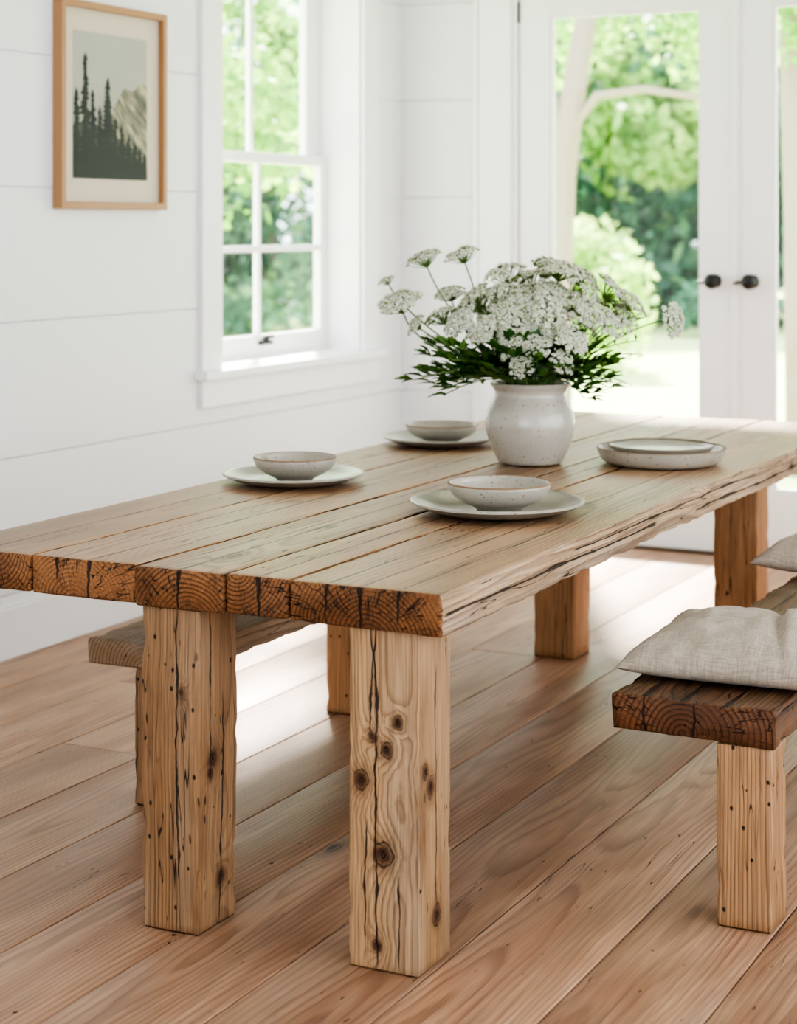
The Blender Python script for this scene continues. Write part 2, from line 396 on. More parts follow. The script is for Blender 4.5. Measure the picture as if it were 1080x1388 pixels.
for (a0,a1) in bands(0,ZC,.215,.463):
    for (u0,u1,z0,z1) in minus(XL,XR,a0+.0022,a1-.0022,DO): b.box((u0,YF,z0),(u1,YF+.010,z1))
b.make('wall_back',[m_white],smooth=False,bevel=.001)
b=B()
for (u0,u1,z0,z1) in minus(XL-.24,XR+.2,0,ZC,(-1.2,2.6,.7,2.6)): b.box((u0,YB-.2,z0),(u1,YB,z1))  # unseen wall added to give the light direction, its bare opening sized for that
b.make('wall_front_unseen',[m_white],smooth=False)
b=B()
for (u0,u1,z0,z1) in minus(YB,YF+.2,0,ZC,(-2.5,3.6,.6,2.6)): b.box((XR,u0,z0),(XR+.2,u1,z1))  # unseen wall added to hold back sky light, opening shaped for deeper shadows
b.make('wall_right_unseen',[m_white],smooth=False)
b=B(); b.box((XL-.24,YB-.2,ZC),(XR+.2,YF+.25,ZC+.12)); b.make('ceiling',[m_white],smooth=False)
b=B()
b.box((XL-.24,YB,-.06),(XR,YF+.2,-.021),2)
x=-.6-.275*8
while x<XR:
    y=YB+random.uniform(-2.5,-.3)
    while y<YF:
        L=random.uniform(3.2,5.2); y0=max(y,YB); y1=min(y+L,YF+.0)
        if y1-y0>.1:
            x0=max(x+.0017,XL-.02); x1=min(x+.2733,XR)
            if x1-x0>.03:
                board(b,(x0,y0+.001,-.022),(x1,y1-.001,random.uniform(-.0004,.0004)),1,rad=.003,seg=1.2,wob=0,side=0,endm=0,
                  pith=(random.uniform(-.10,.10),-random.uniform(.01,.07)),step=.2)
        y+=L
    x+=.275
b.make('floor',[m_floor,m_floor,m_under],angle=30)
b=B(); b.box((XL,YB,0),(XL+.018,YF,.17)); b.box((XL,YB,.17),(XL+.012,YF,.185)); b.make('baseboard_left',[m_trim],smooth=False,bevel=.003)
b=B(); b.box((XL+.018,YF-.018,0),(-2.10,YF,.17)); b.box((XL+.018,YF-.012,.17),(-2.10,YF,.185)); b.make('baseboard_back',[m_trim],smooth=False,bevel=.003)
b=B(); cw=.15
b.box((XL,WO[0]-cw,WO[2]),(XL+.022,WO[0],WO[3]+.0)); b.box((XL,WO[1],WO[2]),(XL+.022,WO[1]+cw,WO[3]))
b.box((XL,WO[0]-cw-.01,WO[3]),(XL+.026,WO[1]+cw+.01,WO[3]+.14))
b.box((XL-.22,WO[0],WO[2]-.0),(XL+.0,WO[1],WO[2]+.006))
b.box((XL,WO[0]-cw-.03,WO[2]-.032),(XL+.06,WO[1]+cw+.02,WO[2]))
b.box((XL,WO[0]-cw,WO[2]-.145),(XL+.022,WO[1]+cw,WO[2]-.032))
b.make('trim_1',[m_trim],smooth=False,bevel=.003)
win=empty('window_1',(XL-.2,3.82,WO[2]))
def sash(name,x0,x1,y0,y1,z0,z1,st,rb,rt,nv,nh,mw=.022):
    b=B()
    b.box((x0,y0,z0),(x1,y0+st,z1)); b.box((x0,y1-st,z0),(x1,y1,z1))
    b.box((x0,y0+st,z0),(x1,y1-st,z0+rb)); b.box((x0,y0+st,z1-rt),(x1,y1-st,z1))
    iy0,iy1,iz0,iz1=y0+st,y1-st,z0+rb,z1-rt
    for i in range(1,nv): yy=iy0+(iy1-iy0)*i/nv; b.box((x0+.006,yy-mw/2,iz0),(x1-.006,yy+mw/2,iz1))
    for i in range(1,nh): zz=iz0+(iz1-iz0)*i/nh; b.box((x0+.007,iy0,zz-mw/2),(x1-.007,iy1,zz+mw/2))
    xm=(x0+x1)/2; b.box((xm-.002,iy0-.003,iz0-.003),(xm+.002,iy1+.003,iz1+.003),1)
    o=b.make(name,[m_trim,m_glass],smooth=False,bevel=.002); o.parent=win; o.matrix_parent_inverse=win.matrix_world.inverted(); return o
win.matrix_world=Matrix.Translation((XL-.2,3.82,WO[2]))
bpy.context.view_layer.update()
b=B()
b.box((XL-.24,WO[0],WO[2]),(XL,WO[0]+.012,WO[3])); b.box((XL-.24,WO[1]-.012,WO[2]),(XL,WO[1],WO[3]))
b.box((XL-.24,WO[0],WO[3]-.012),(XL,WO[1],WO[3]))
b.box((XL-.24,WO[0]+.012,WO[2]+.006),(XL-.17,WO[1]-.012,WO[2]+.025))
o=b.make('frame',[m_trim],smooth=False); o.parent=win; o.matrix_parent_inverse=win.matrix_world.inverted()
sash('lower_sash',XL-.205,XL-.168,WO[0]+.013,WO[1]-.013,WO[2]+.026,1.79,.06,.075,.045,2,2,.028)
sash('upper_sash',XL-.243,XL-.207,WO[0]+.013,WO[1]-.013,1.745,WO[3]-.013,.13,.045,.07,2,1,.028)
b=B(); b.box((XL-.168,3.80,WO[2]+.06),(XL-.15,3.90,WO[2]+.075)); b.lathe([(.0,.0),(.012,0),(.012,.02),(.0,.02)],16,(XL-.155,3.85,WO[2]+.07))
b.box((XL-.16,3.85,WO[2]+.085),(XL-.15,3.91,WO[2]+.10))
o=b.make('sash_latch',[m_black]); o.parent=win; o.matrix_parent_inverse=win.matrix_world.inverted()
b=B()
b.box((-2.10,YF-.022,0),(DO[0],YF,DO[3])); b.box((DO[1],YF-.022,0),(DO[1]+.18,YF,DO[3])); b.box((-2.12,YF-.026,DO[3]),(DO[1]+.2,YF,DO[3]+.16))
b.box((-2.108,YF-.034,0),(-2.085,YF-.02,DO[3]))
b.make('trim_2',[m_trim],smooth=False,bevel=.003)
b=B()
b.box((DO[0],YF-.005,.0),(DO[0]+.022,YF+.2,DO[3])); b.box((DO[1]-.022,YF-.005,0),(DO[1],YF+.2,DO[3])); b.box((DO[0]+.022,YF-.005,DO[3]-.02),(DO[1]-.022,YF+.2,DO[3]))
b.make('trim_3',[m_trim],smooth=False,bevel=.002)
b=B(); b.box((DO[0],YF+.002,-.02),(DO[1],YF+.24,.012)); b.make('door_threshold',[simple('bronze_sill',(90,74,60),.4)],smooth=False,bevel=.003)
def door(name,x0,x1,hx,hsign):
    e=empty(name,((x0+x1)/2,YF+.04,0)); bpy.context.view_layer.update()
    y0,y1=YF+.018,YF+.062; st=.157; b=B(); z0,z1=.014,DO[3]-.022; rb=.28; rt=.13
    b.box((x0,y0,z0),(x0+st,y1,z1)); b.box((x1-st,y0,z0),(x1,y1,z1)); b.box((x0+st,y0,z0),(x1-st,y1,z0+rb)); b.box((x0+st,y0,z1-rt),(x1-st,y1,z1))
    g=.014; a0,a1,c0,c1=x0+st,x1-st,z0+rb,z1-rt
    for yy0,yy1 in((y0+.006,y0+.014),(y1-.014,y1-.006)):
        b.box((a0,yy0,c0),(a0+g,yy1,c1)); b.box((a1-g,yy0,c0),(a1,yy1,c1)); b.box((a0+g,yy0,c0),(a1-g,yy1,c0+g)); b.box((a0+g,yy0,c1-g),(a1-g,yy1,c1))
    b.box((a0-.003,y0+.02,c0-.003),(a1+.003,y0+.024,c1+.003),1)
    o=b.make('leaf',[m_trim,m_glass],smooth=False,bevel=.002); o.parent=e; o.matrix_parent_inverse=e.matrix_world.inverted()
    b=B(); hz=1.222
    b.lathe([(0,0),(.03,0),(.032,-.004),(.028,-.010),(.012,-.014),(.011,-.035),(.020,-.040),(.032,-.048),(.035,-.062),(.028,-.076),(.012,-.083),(0,-.084)],28,(hx,y0,hz),axis=1)
    b.tube([(hx,y0-.05,hz),(hx-.03,y0-.052,hz-.002),(hx-.06,y0-.05,hz-.006),(hx-.072,y0-.045,hz-.008)],[.009,.008,.008,.006],10)
    o=b.make('handle',[m_black],angle=60); o.parent=e; o.matrix_parent_inverse=e.matrix_world.inverted()
    b=B()
    xx=x0 if hsign<0 else x1
    for zz in (.35,2.47):
        b.tube([(xx,y0-.006,zz-.05),(xx,y0-.006,zz+.05)],.008,10)
    o=b.make('hinges',[m_black]); o.parent=e; o.matrix_parent_inverse=e.matrix_world.inverted()
door('door_1',-1.896,-.852,-.945,-1)
door('door_2',-.842,.204,-.775,1)
b=B(); b.box((-.872,YF+.006,.014),(-.836,YF+.018,DO[3]-.022)); b.make('trim_4',[m_trim],smooth=False,bevel=.003)

# ------------------------------------------------------------------ picture
pf=empty('picture_frame',(XL+.02,2.44,1.9)); bpy.context.view_layer.update()
def pch(o,e): o.parent=e; o.matrix_parent_inverse=e.matrix_world.inverted()
b=B(); y0,y1,z0,z1=2.106,2.772,1.53,2.275; x0,x1=XL+.001,XL+.042; w=.026
b.box((x0,y0,z0),(x1,y0+w,z1)); b.box((x0,y1-w,z0),(x1,y1,z1)); b.box((x0,y0+w,z0),(x1,y1-w,z0+w)); b.box((x0,y0+w,z1-w),(x1,y1-w,z1))
pch(b.make('moulding',[m_frame],smooth=False,bevel=.002),pf)
m_mat=simple('mat_board',(208,198,180),.9)
b=B(); b.box((x0,y0+w,z0+w),(x0+.016,y1-w,z1-w)); pch(b.make('mat',[m_mat],smooth=False),pf)
def printm():
    t=NT('print_sky'); O=t.obj(); s=t.n('ShaderNodeSeparateXYZ',{0:O})
    f=t.sm(s.outputs[2],1.75,2.15); n=t.noise(O,9,4)
    c=t.mix(f,lin((160,160,144)),lin((172,173,163))); c=t.mix(t.ma('MULTIPLY',n,.5),c,lin((140,144,132)))
    b=t.bsdf(Base_Color=c,Roughness=.5); return t.out(b.outputs[0])
def hillm():
    t=NT('print_hill'); O=t.obj()
    s=t.n('ShaderNodeSeparateXYZ',{0:O})
    dg=t.ma('ADD',s.outputs[2],t.ma('MULTIPLY',s.outputs[1],.9)); dg2=t.ma('SUBTRACT',s.outputs[2],s.outputs[1])
    v=t.n('ShaderNodeCombineXYZ',{0:t.ma('MULTIPLY',dg,26),1:t.ma('MULTIPLY',dg2,5),2:0}).outputs[0]
    n=t.noise(v,1,4,.65)
    c=t.ramp(n,[(.38,lin((66,70,58))),(.5,lin((120,118,94))),(.6,lin((172,165,136)))])
    b=t.bsdf(Base_Color=c,Roughness=.5); return t.out(b.outputs[0])
m_hill=hillm(); m_hill2=simple('print_dark_hill',(62,68,62),.5,var=1.0); m_pt=simple('print_pines',(38,44,41),.5,spec=.3)
PY0,PY1,PZ0,PZ1=2.20,2.668,1.64,2.17
b=B(); px=x0+.0165; b.box((x0+.015,PY0,PZ0),(px,PY1,PZ1)); pch(b.make('print',[printm()],smooth=False),pf)
def poly(b,pts,x,m):
    V=[(x,p[0],p[1]) for p in pts]; b.add(V,[tuple(range(len(V)))],m)
b=B()
poly(b,[(PY0+.10,PZ0),(PY1,PZ0),(PY1,PZ0+.35),(PY1-.04,PZ0+.37),(PY1-.09,PZ0+.33),(PY1-.15,PZ0+.34),(PY1-.20,PZ0+.28),(PY0+.20,PZ0+.20)],px+.0004,0)
poly(b,[(PY0,PZ0),(PY1,PZ0),(PY1,PZ0+.05),(PY1-.1,PZ0+.10),(PY1-.2,PZ0+.16),(PY0+.1,PZ0+.21),(PY0,PZ0+.19)],px+.0008,1)
random.seed(5)
def pine(b,yc,zb,h,w,x):
    b.add([(x,yc-.003,zb),(x,yc+.003,zb),(x,yc,zb+h)],[(0,1,2)],2)
    n=int(h/.017)
    for i in range(n):
        f=(i+1)/n; z=zb+h*(1-f)+.004
        for s in(-1,1):
            ww=w*(.16+.84*f**.7)*random.uniform(.45,1.2); yy=max(PY0,min(PY1,yc+s*ww)); ym=max(PY0,min(PY1,yc+s*ww*.6))
            b.add([(x+.00001*i,yc-s*.002,z-.006),(x+.00001*i,yc,z+.024),(x+.00001*i,ym,z+.009),(x+.00001*i,yy,z-.002),(x+.00001*i,ym,z-.008)],[(0,1,2,3,4)],2)
for (yy,hh,ww) in [(PY0+.022,.31,.045),(PY0+.075,.44,.052),(PY0+.12,.31,.048),(PY0+.165,.25,.045),(PY0+.215,.36,.058),(PY0+.26,.22,.048),(PY0+.30,.19,.05),(PY0+.345,.16,.045),(PY0+.385,.13,.045),(PY0+.42,.11,.04),(PY0+.45,.09,.04)]:
    pine(b,yy,PZ0+.004,hh,ww,px+.0012+random.random()*.0004)
poly(b,[(PY0,PZ0),(PY1,PZ0),(PY1,PZ0+.03),(PY0+.3,PZ0+.05),(PY0+.15,PZ0+.09),(PY0,PZ0+.10)],px+.0011,2)
pch(b.make('print_scene',[m_hill,m_hill2,m_pt],smooth=False,recalc=False),pf)

# ------------------------------------------------------------------ dining table
random.seed(21)
ZT=.76; ZU=.6775; TL=3.48
b=B()
ed=[0,-.34,-.49,-.708,-.98,-1.255]
fo=[0,.003,-.004,.003,0.0]
for i in range(5):
    x1,x0=ed[i],ed[i+1]; first=(i==0)
    board(b,(x0+.0014,fo[i],ZU+random.uniform(0,.003)),(x1-.0014,TL+random.uniform(-.004,.004),ZT-random.uniform(0,.0015)),1,rad=.005,seg=.022,
      wob=.0035 if not first else .0045,side=0,endm=2,pith=[(.02,-.06),(-.05,.05),(.03,-.08),(-.02,-.05),(.04,.06)][i],rnd=[.5,.75,.3,.6,.45][i],nfreq=5,step=.014,flattop=True,chip=.0045 if first else .003)
o=b.make('dining_table',[m_top,m_topside,m_topend_gap],angle=50)
me=o.data
for p in me.polygons:
    if p.material_index==0 and abs(p.normal.x)>.6: p.material_index=1 if (p.center.x>-.03 or p.center.x<-1.22) else 2  # inner gap sides take the dark end material, painting in the gaps' shade
tb=B()
board(tb,(LX0,LY0,0),(LX1,LY1,ZU+.001),2,rad=.005,seg=.015,wob=.004,side=0,endm=3,pith=(.03,-.12),rnd=.6,step=.02,chip=.004)
board(tb,(l2x0,l2y0+.01,0),(l2x1,l2y1+.01,ZU+.001),2,rad=.006,seg=.015,wob=.006,side=1,endm=3,pith=(-.1,.02),rnd=.4,step=.02,chip=.006)
board(tb,(-.912,2.68,0),(-.763,2.83,ZU+.001),2,rad=.006,seg=.03,wob=.003,side=2,endm=3,pith=(.1,.05),rnd=1.0,step=.03,chip=.004)
board(tb,(-.37,2.98,0),(-.217,3.13,ZU+.001),2,rad=.006,seg=.03,wob=.003,side=2,endm=3,pith=(.1,-.05),rnd=.7,step=.03,chip=.004)
lg=tb.make('legs',[m_leg1,m_leg2,m_legb,m_legend],angle=50); lg.parent=o

# ------------------------------------------------------------------ benches
def bench(name,x0,x1,y0,y1,z,th,ms,me_,ml,lx,ly,lw,boards=1,wob=.004):
    b=B(); w=(x1-x0)/boards
    for i in range(boards):
        board(b,(x0+w*i+(.0015 if i else 0),y0+random.uniform(0,.003),z-th),(x0+w*(i+1),y1,z),1,rad=.006,seg=.02,wob=wob,side=0,endm=1,
          pith=(random.uniform(-.05,.05),-.04),nfreq=7,step=.015,chip=.006)
    for (a,c) in [(p,q) for p in lx for q in ly]:
        board(b,(a,c,0),(a+lw[0],c+lw[1],z-th+.001),2,rad=.006,seg=.02,wob=.004,side=2,endm=3,pith=(.08,.03),chip=.005)
    return b.make(name,[ms,me_,ml,m_legend],angle=50)
bench('bench',.148,.504,.543,3.05,.465,.078,m_dark,m_darkend,m_legb,[.378],[.553,2.75],(.118,.12),wob=.006)
bench('bench',-1.225,-.934,.543,1.98,.45,.062,m_ben2,m_ben2,m_legb,[-1.19],[.70,1.71],(.15,.12))
# ------------------------------------------------------------------ cushions
def cushion(name,cx,cy,z0,hx,hy,T,rot,seed,fold=True):
    n=56; V=[];F=[]
    def pt(i,j,top):
        u=-1+2*i/n; v=-1+2*j/n
        x=hx*u*(1-.07*(1-v*v)); y=hy*v*(1-.07*(1-u*u))
        e=max(0,(1-abs(u)**3.0)*(1-abs(v)**3.0)); h=e**.5
        wr=noise.noise(Vector((u*2.2+seed,v*2.2,seed)))*.016+noise.noise(Vector((u*6+seed,v*3,seed)))*.009
        wr+=.004*math.sin(v*26+seed)*abs(u)**3+.004*math.sin(u*26+seed)*abs(v)**3
        if top:
            z=.026+T*h+wr*h
            if fold:
                s=v*.2+u; z+= .012*max(0,min(1,(s-.28)/.04))*h
                z+= -.012*math.exp(-((s-.26)/.05)**2)*h
        else: z=.026-.025*min(1,h*1.6)
        return (x,y,z)
    idx={}
    for top in(1,0):
        for i in range(n+1):
            for j in range(n+1):
                if not top and (i in(0,n) or j in(0,n)): idx[(i,j,0)]=idx[(i,j,1)]; continue
                idx[(i,j,top)]=len(V); V.append(pt(i,j,top))
    for top in(1,0):
        for i in range(n):
            for j in range(n):
                f=[idx[(i,j,top)],idx[(i+1,j,top)],idx[(i+1,j+1,top)],idx[(i,j+1,top)]]
                F.append(tuple(f if top else f[::-1]))
    b=B(); b.add(V,F)
    o=b.make(name,[m_linen],angle=80); o.location=(cx,cy,z0); o.rotation_euler=(0,0,rot); return o
cushion('cushion',.352,.925,.470,.25,.27,.082,math.radians(3),3.1)
cushion('cushion',.29,2.26,.470,.25,.24,.078,math.radians(-4),8.3,False)

# ------------------------------------------------------------------ crockery
def plate(name,x,y,z,R,rimh=.022,mat=m_cer2,n=96):
    b=B(); t=.006
    prof=[(0,t*.9),(R*.55,t*.9),(R*.68,t*1.2),(R*.80,rimh*.55),(R*.93,rimh*.86),(R*.985,rimh*.98),(R,rimh*.93),(R*1.0,rimh*.78),(R*.93,rimh*.56),(R*.80,rimh*.25),(R*.66,.002),(R*.60,0),(0,.0)]
    b.lathe(prof,n); o=b.make(name,[mat],angle=60,merge=True); o.location=(x,y,z); return o
def bowl(name,x,y,z,R,h,mat=m_cer,foot=.45,n=96):
    b=B(); t=.006; prof=[]
    for k in range(0,13):
        a=k/12*math.pi/2; prof.append(((R-t)*math.sin(a)**.85,t+(h-t)*(1-math.cos(a))**.9))
    b2=[(R-t*.4,h+.002),(R,h-.001)]
    out=[]
    for k in range(12,-1,-1):
        a=k/12*math.pi/2; r=R*math.sin(a)**.85; zz=h*(1-math.cos(a))**.9
        if r>R*foot: out.append((r,zz+.0))
    zf=out[-1][1]
    prof=prof+b2+out[1:]+[(R*foot,zf*.3),(R*foot*.97,0),(R*foot*.85,0),(0,.001)]
    b.lathe(prof,n)
    b.lathe([(R-t*.8,h+.0005),(R-t*.4,h+.0026),(R+.0004,h+.0006),(R+.0006,h-.0015)],n,m=1)
    o=b.make(name,[mat,m_rim],angle=70); o.location=(x,y,z); return o
zt=ZT+.0015
def setting(x,y,R,rb,hb,rimh):
    plate('dinner_plate',x,y,zt,R,rimh); bowl('ceramic_bowl',x+.005,y,zt+.0075,rb,hb)
setting(-1.04,1.25,.196,.115,.062,.030)
setting(-1.06,2.25,.186,.118,.056,.030)
setting(-.317,1.00,.216,.128,.066,.034)
b=B(); R=.192;h=.048
b.lathe([(0,.007),(R*.72,.007),(R*.86,.016),(R*.94,h*.7),(R*.985,h),(R,h*.985),(R*.985,h*.75),(R*.93,.014),(R*.84,.002),(R*.8,0),(0,0)],96)
b.lathe([(R*.975,h+.0002),(R*.985,h+.002),(R*1.002,h*.99)],96,m=1)
o=b.make('serving_dish',[m_cer,m_rim],angle=60); o.location=(-.262,2.10,zt)
b=B(); R=.158
b.lathe([(0,.030),(R*.75,.030),(R*.9,.038),(R*.98,.048),(R,.047),(R*.93,.034),(R*.8,.024),(R*.6,.001),(R*.55,0),(0,0)],96)
b.lathe([(R*.97,.0482),(R*.985,.0495),(R*1.003,.047)],96,m=1)
o=b.make('side_plate',[m_cer2,m_rim],angle=60); o.location=(-.262,2.10,zt+.008)
# ------------------------------------------------------------------ vase + flowers
VX,VY=-.615,1.933
b=B()
outer=[(.0,0),(.085,0),(.096,.004),(.108,.03),(.124,.065),(.133,.10),(.1345,.125),(.129,.155),(.117,.18),(.108,.197),(.105,.208),(.108,.220),(.118,.232),(.1215,.240)]
inner=[(.118,.242),(.110,.235),(.100,.218),(.097,.207),(.101,.195),(.12,.155),(.126,.11),(.10,.03),(.0,.015)]
def smoothp(p,it=2):
    for _ in range(it):
        q=[p[0]]
        for a,c in zip(p[:-1],p[1:]): q+=[(a[0]*.75+c[0]*.25,a[1]*.75+c[1]*.25),(a[0]*.25+c[0]*.75,a[1]*.25+c[1]*.75)]
        q.append(p[-1]); p=q
    return p
b.lathe(smoothp(outer)+smoothp(inner),96); o=b.make('ceramic_vase',[m_vase],angle=70); o.location=(VX,VY,zt)
bq=empty('flower_bouquet',(VX,VY,zt+.24)); bpy.context.view_layer.update()
VC=Vector((VX,VY,zt)); LAT=Vector((CS,SN,0)); DEP=Vector((-SN,CS,0)); UP=Vector((0,0,1))
dvase=(VC-Vector(CAM)).dot(DEP)
def headmesh(seed,nsub,drop=.55):
    random.seed(seed); b=B()
    for k in range(nsub):
        f=math.sqrt((k+.5)/nsub); an=k*2.39996+random.uniform(-.25,.25)
        f*=random.uniform(.90,1.08)
        c=Vector((f*math.cos(an),f*math.sin(an),.36*(1-f*f)+random.uniform(-.08,.08)))
        nrm=Vector((c.x*.6,c.y*.6,1)).normalized()
        b.tube([(0,0,-drop),(c.x*.55,c.y*.55,c.z-.32),tuple(c-nrm*.05)],[.024,.018,.014],3,1,cap=False)
        q=nrm.to_track_quat('Z','Y')
        sr=.175*random.uniform(.8,1.15)
        V=[c-nrm*.09]; 
        for p in range(6): V.append(c+q@Vector((sr*.85*math.cos(p*1.047),sr*.85*math.sin(p*1.047),-.025)))
        V.append(c+nrm*.03)
        b.add(V,[(0,1+(p+1)%6,1+p) for p in range(6)]+[(7,1+p,1+(p+1)%6) for p in range(6)],3)
        nf=15
        for j in range(nf):
            g=math.sqrt((j+.5)/nf); a2=j*2.4+random.random()
            lc=Vector((g*sr*math.cos(a2),g*sr*math.sin(a2),sr*.5*(1-g*g)))
            fn=Vector((lc.x*4,lc.y*4,1)).normalized(); fq=q@fn.to_track_quat('Z','Y')
            pc=c+q@lc; ps=.058*random.uniform(.8,1.2); ph=random.random()*6
            vs=[pc-fq@Vector((0,0,.012))]
            for p in range(10):
                rad=ps if p%2==0 else ps*.55
                vs.append(pc+fq@Vector((rad*math.cos(ph+p*math.pi/5),rad*math.sin(ph+p*math.pi/5),.008 if p%2==0 else 0)))
            b.add(vs,[(0,1+p,1+(p+1)%10) for p in range(10)],0,None,random.random())
            b.add([pc+fq@Vector((.012*math.cos(w),.012*math.sin(w),.004)) for w in(0,2.1,4.2)],[(0,1,2)],2)
    o=b.make('tmp',[m_petal,m_stem,m_eye,m_cup],smooth=False,recalc=False); me=o.data; bpy.data.objects.remove(o); return me
HM=[headmesh(s,n) for s,n in((1,34),(2,38),(3,30),(4,42))]
random.seed(11)
heads=[(575,350,52,.0),(626,345,50,.02),(524,380,26,.05),(542,410,66,-.03),(563,441,36,-.04),(598,428,50,-.02),(684,371,64,.02),(760,366,66,.0),
(640,410,68,-.02),(622,438,48,-.07),(700,400,70,.0),(692,430,70,-.09),(748,432,68,-.12),(722,408,58,-.04),(695,466,54,-.16),(775,460,50,-.18),(762,491,38,-.20),(708,495,38,-.20),
(790,390,66,-.02),(830,396,62,.0),(856,410,50,-.03),(912,434,54,-.02),(775,412,60,-.07),(652,448,48,-.12),(824,438,52,-.11),(800,424,52,-.10),(848,432,44,-.02),
(650,405,50,.08),(720,378,60,.08),(790,375,55,.10),(740,445,54,-.13),(670,420,60,.10),(830,420,60,.10),(760,400,60,.14),(700,430,60,.14),(610,398,45,.12),(790,440,60,.10),(740,360,40,.18),
(672,398,54,-.04),(748,396,58,-.03),(728,470,42,-.19)]
stem=B()
mouth=VC+UP*.215
for i,(px,py,w,dd) in enumerate(heads):
    dep=dvase+dd; p=W((px-540)/2558*dep,dep,CAM[2]-(py-305)/2558*dep)
    R=w*dep/2558/2*.98
    d=p-(VC+UP*.16); out=Vector((d.x,d.y,0)); 
    nrm=(out.normalized()*min(1.0,out.length*4.2)+UP*.85)
    if py>428: nrm+= -DEP*.7
    elif 640<px<900: nrm+=-DEP*.25
    if px==912: nrm=LAT*1.0+UP*.15-DEP*.5
    if px<=626 and py<430: nrm=UP*1+LAT*-.35-DEP*.12
    nrm=nrm.normalized()+Vector((random.uniform(-.25,.25),random.uniform(-.25,.25),0)); nrm.normalize()
    o=bpy.data.objects.new('flower_head',HM[i%4]); link(o)
    q=nrm.to_track_quat('Z','Y')
    o.rotation_mode='QUATERNION'; o.rotation_quaternion=q@Matrix.Rotation(random.random()*6.28,3,'Z').to_quaternion()
    o.location=p; o.scale=(R,R,R*.95); 
    bpy.context.view_layer.update(); pch(o,bq)
    base=VC+UP*.14+Vector((out.x,out.y,0))*.15
    e=p-nrm*R*.55
    c1=mouth+Vector((out.x,out.y,0))*(.07/max(.07,out.length))+UP*.03
    c2=e-nrm*.10*(1 if out.length>.1 else .5)
    pts=[]
    for k in range(11):
        tt=k/10
        pts.append(c1*(1-tt)**3+c1.lerp(c2,.5)*3*tt*(1-tt)**2+c2*3*tt*tt*(1-tt)+e*tt**3)
    stem.tube([base]+pts,[.0030]*3+[.0024]*9,5,0)
fol=B()
def leaf(b,p,d,nrm,L,w,rnd):
    d=d.normalized(); s=d.cross(nrm).normalized(); nn=s.cross(d)
    prof=[(0,.05),(.15,.5),(.28,.42),(.42,1.0),(.52,.7),(.66,.85),(.75,.45),(.87,.38),(1,0)]
    V=[];F=[]
    for (t,ww) in prof:
        c=p+d*L*t-nn*(L*.22*t*t)
        V+= [c-s*w*ww+nn*w*.25*ww, c, c+s*w*ww+nn*w*.25*ww]
    for i in range(len(prof)-1):
        F+=[(i*3,i*3+1,i*3+4,i*3+3),(i*3+1,i*3+2,i*3+5,i*3+4)]
    b.add(V,F,0,None,rnd)
for i in range(96):
    an=random.uniform(0,2*math.pi)
    hd=Vector((math.cos(an),math.sin(an),0)); el=random.uniform(.35,1.2)
    L=random.uniform(.10,.20)
    if i<36:
        sg=random.choice([-1,-1,1])
        hd=(LAT*sg*random.uniform(.6,1.2)-DEP*random.uniform(-.3,.7)).normalized(); el=random.uniform(.12,.7); L=random.uniform(.16,.30) if sg<0 else random.uniform(.10,.2)
    elif i<70: hd=(LAT*random.uniform(-1.1,1.1)-DEP).normalized(); el=random.uniform(.35,1.2); L=random.uniform(.09,.19)
    p0=mouth+hd*.07+UP*.038
    d=hd*math.cos(el)+UP*math.sin(el)
    dr=.07 if i<36 else .03
    pts=[p0+d*L*t-UP*dr*t*t for t in np.linspace(0,1,6)]
    fol.tube([mouth-UP*.03]+pts,.0018,4,1)
    for k in range(1,6):
        for sgn in(-1,1):
            sd=d.cross(UP).normalized()*sgn
            ld=(d*.8+sd*random.uniform(.4,.9)+UP*random.uniform(-.15,.45))
            leaf(fol,pts[k],ld,UP+sd*.3+Vector((random.uniform(-.6,.6),random.uniform(-.6,.6),0)),random.uniform(.035,.07),random.uniform(.010,.017),random.random())
    leaf(fol,pts[5],d,UP+Vector((random.uniform(-.5,.5),random.uniform(-.5,.5),0)),.06,.016,random.random())
for (tx,ty) in [(865,480),(850,520),(862,462),(838,505),(820,470),(868,425),(880,428),(845,450)]:
    dep=dvase-.05; e=W((tx-540)/2558*dep,dep,CAM[2]-(ty-305)/2558*dep); a=mouth+LAT*.06+UP*.03
    m=a.lerp(e,.5)+UP*.05; pts=[a*(1-t)**2+m*2*t*(1-t)+e*t*t for t in np.linspace(0,1,9)]
    fol.tube(pts,.0015,4,1)
    for k in range(3,9):
        for sgn in(-1,1): leaf(fol,pts[k],(e-a).normalized()+Vector((random.uniform(-1,1),random.uniform(-1,1),random.uniform(-1,1)))*.8,UP,random.uniform(.014,.028),.005,.5+random.random()*.5)
pch(stem.make('stems',[m_stem]),bq); pch(fol.make('foliage',[m_fol,m_stem],recalc=False,smooth=False),bq)

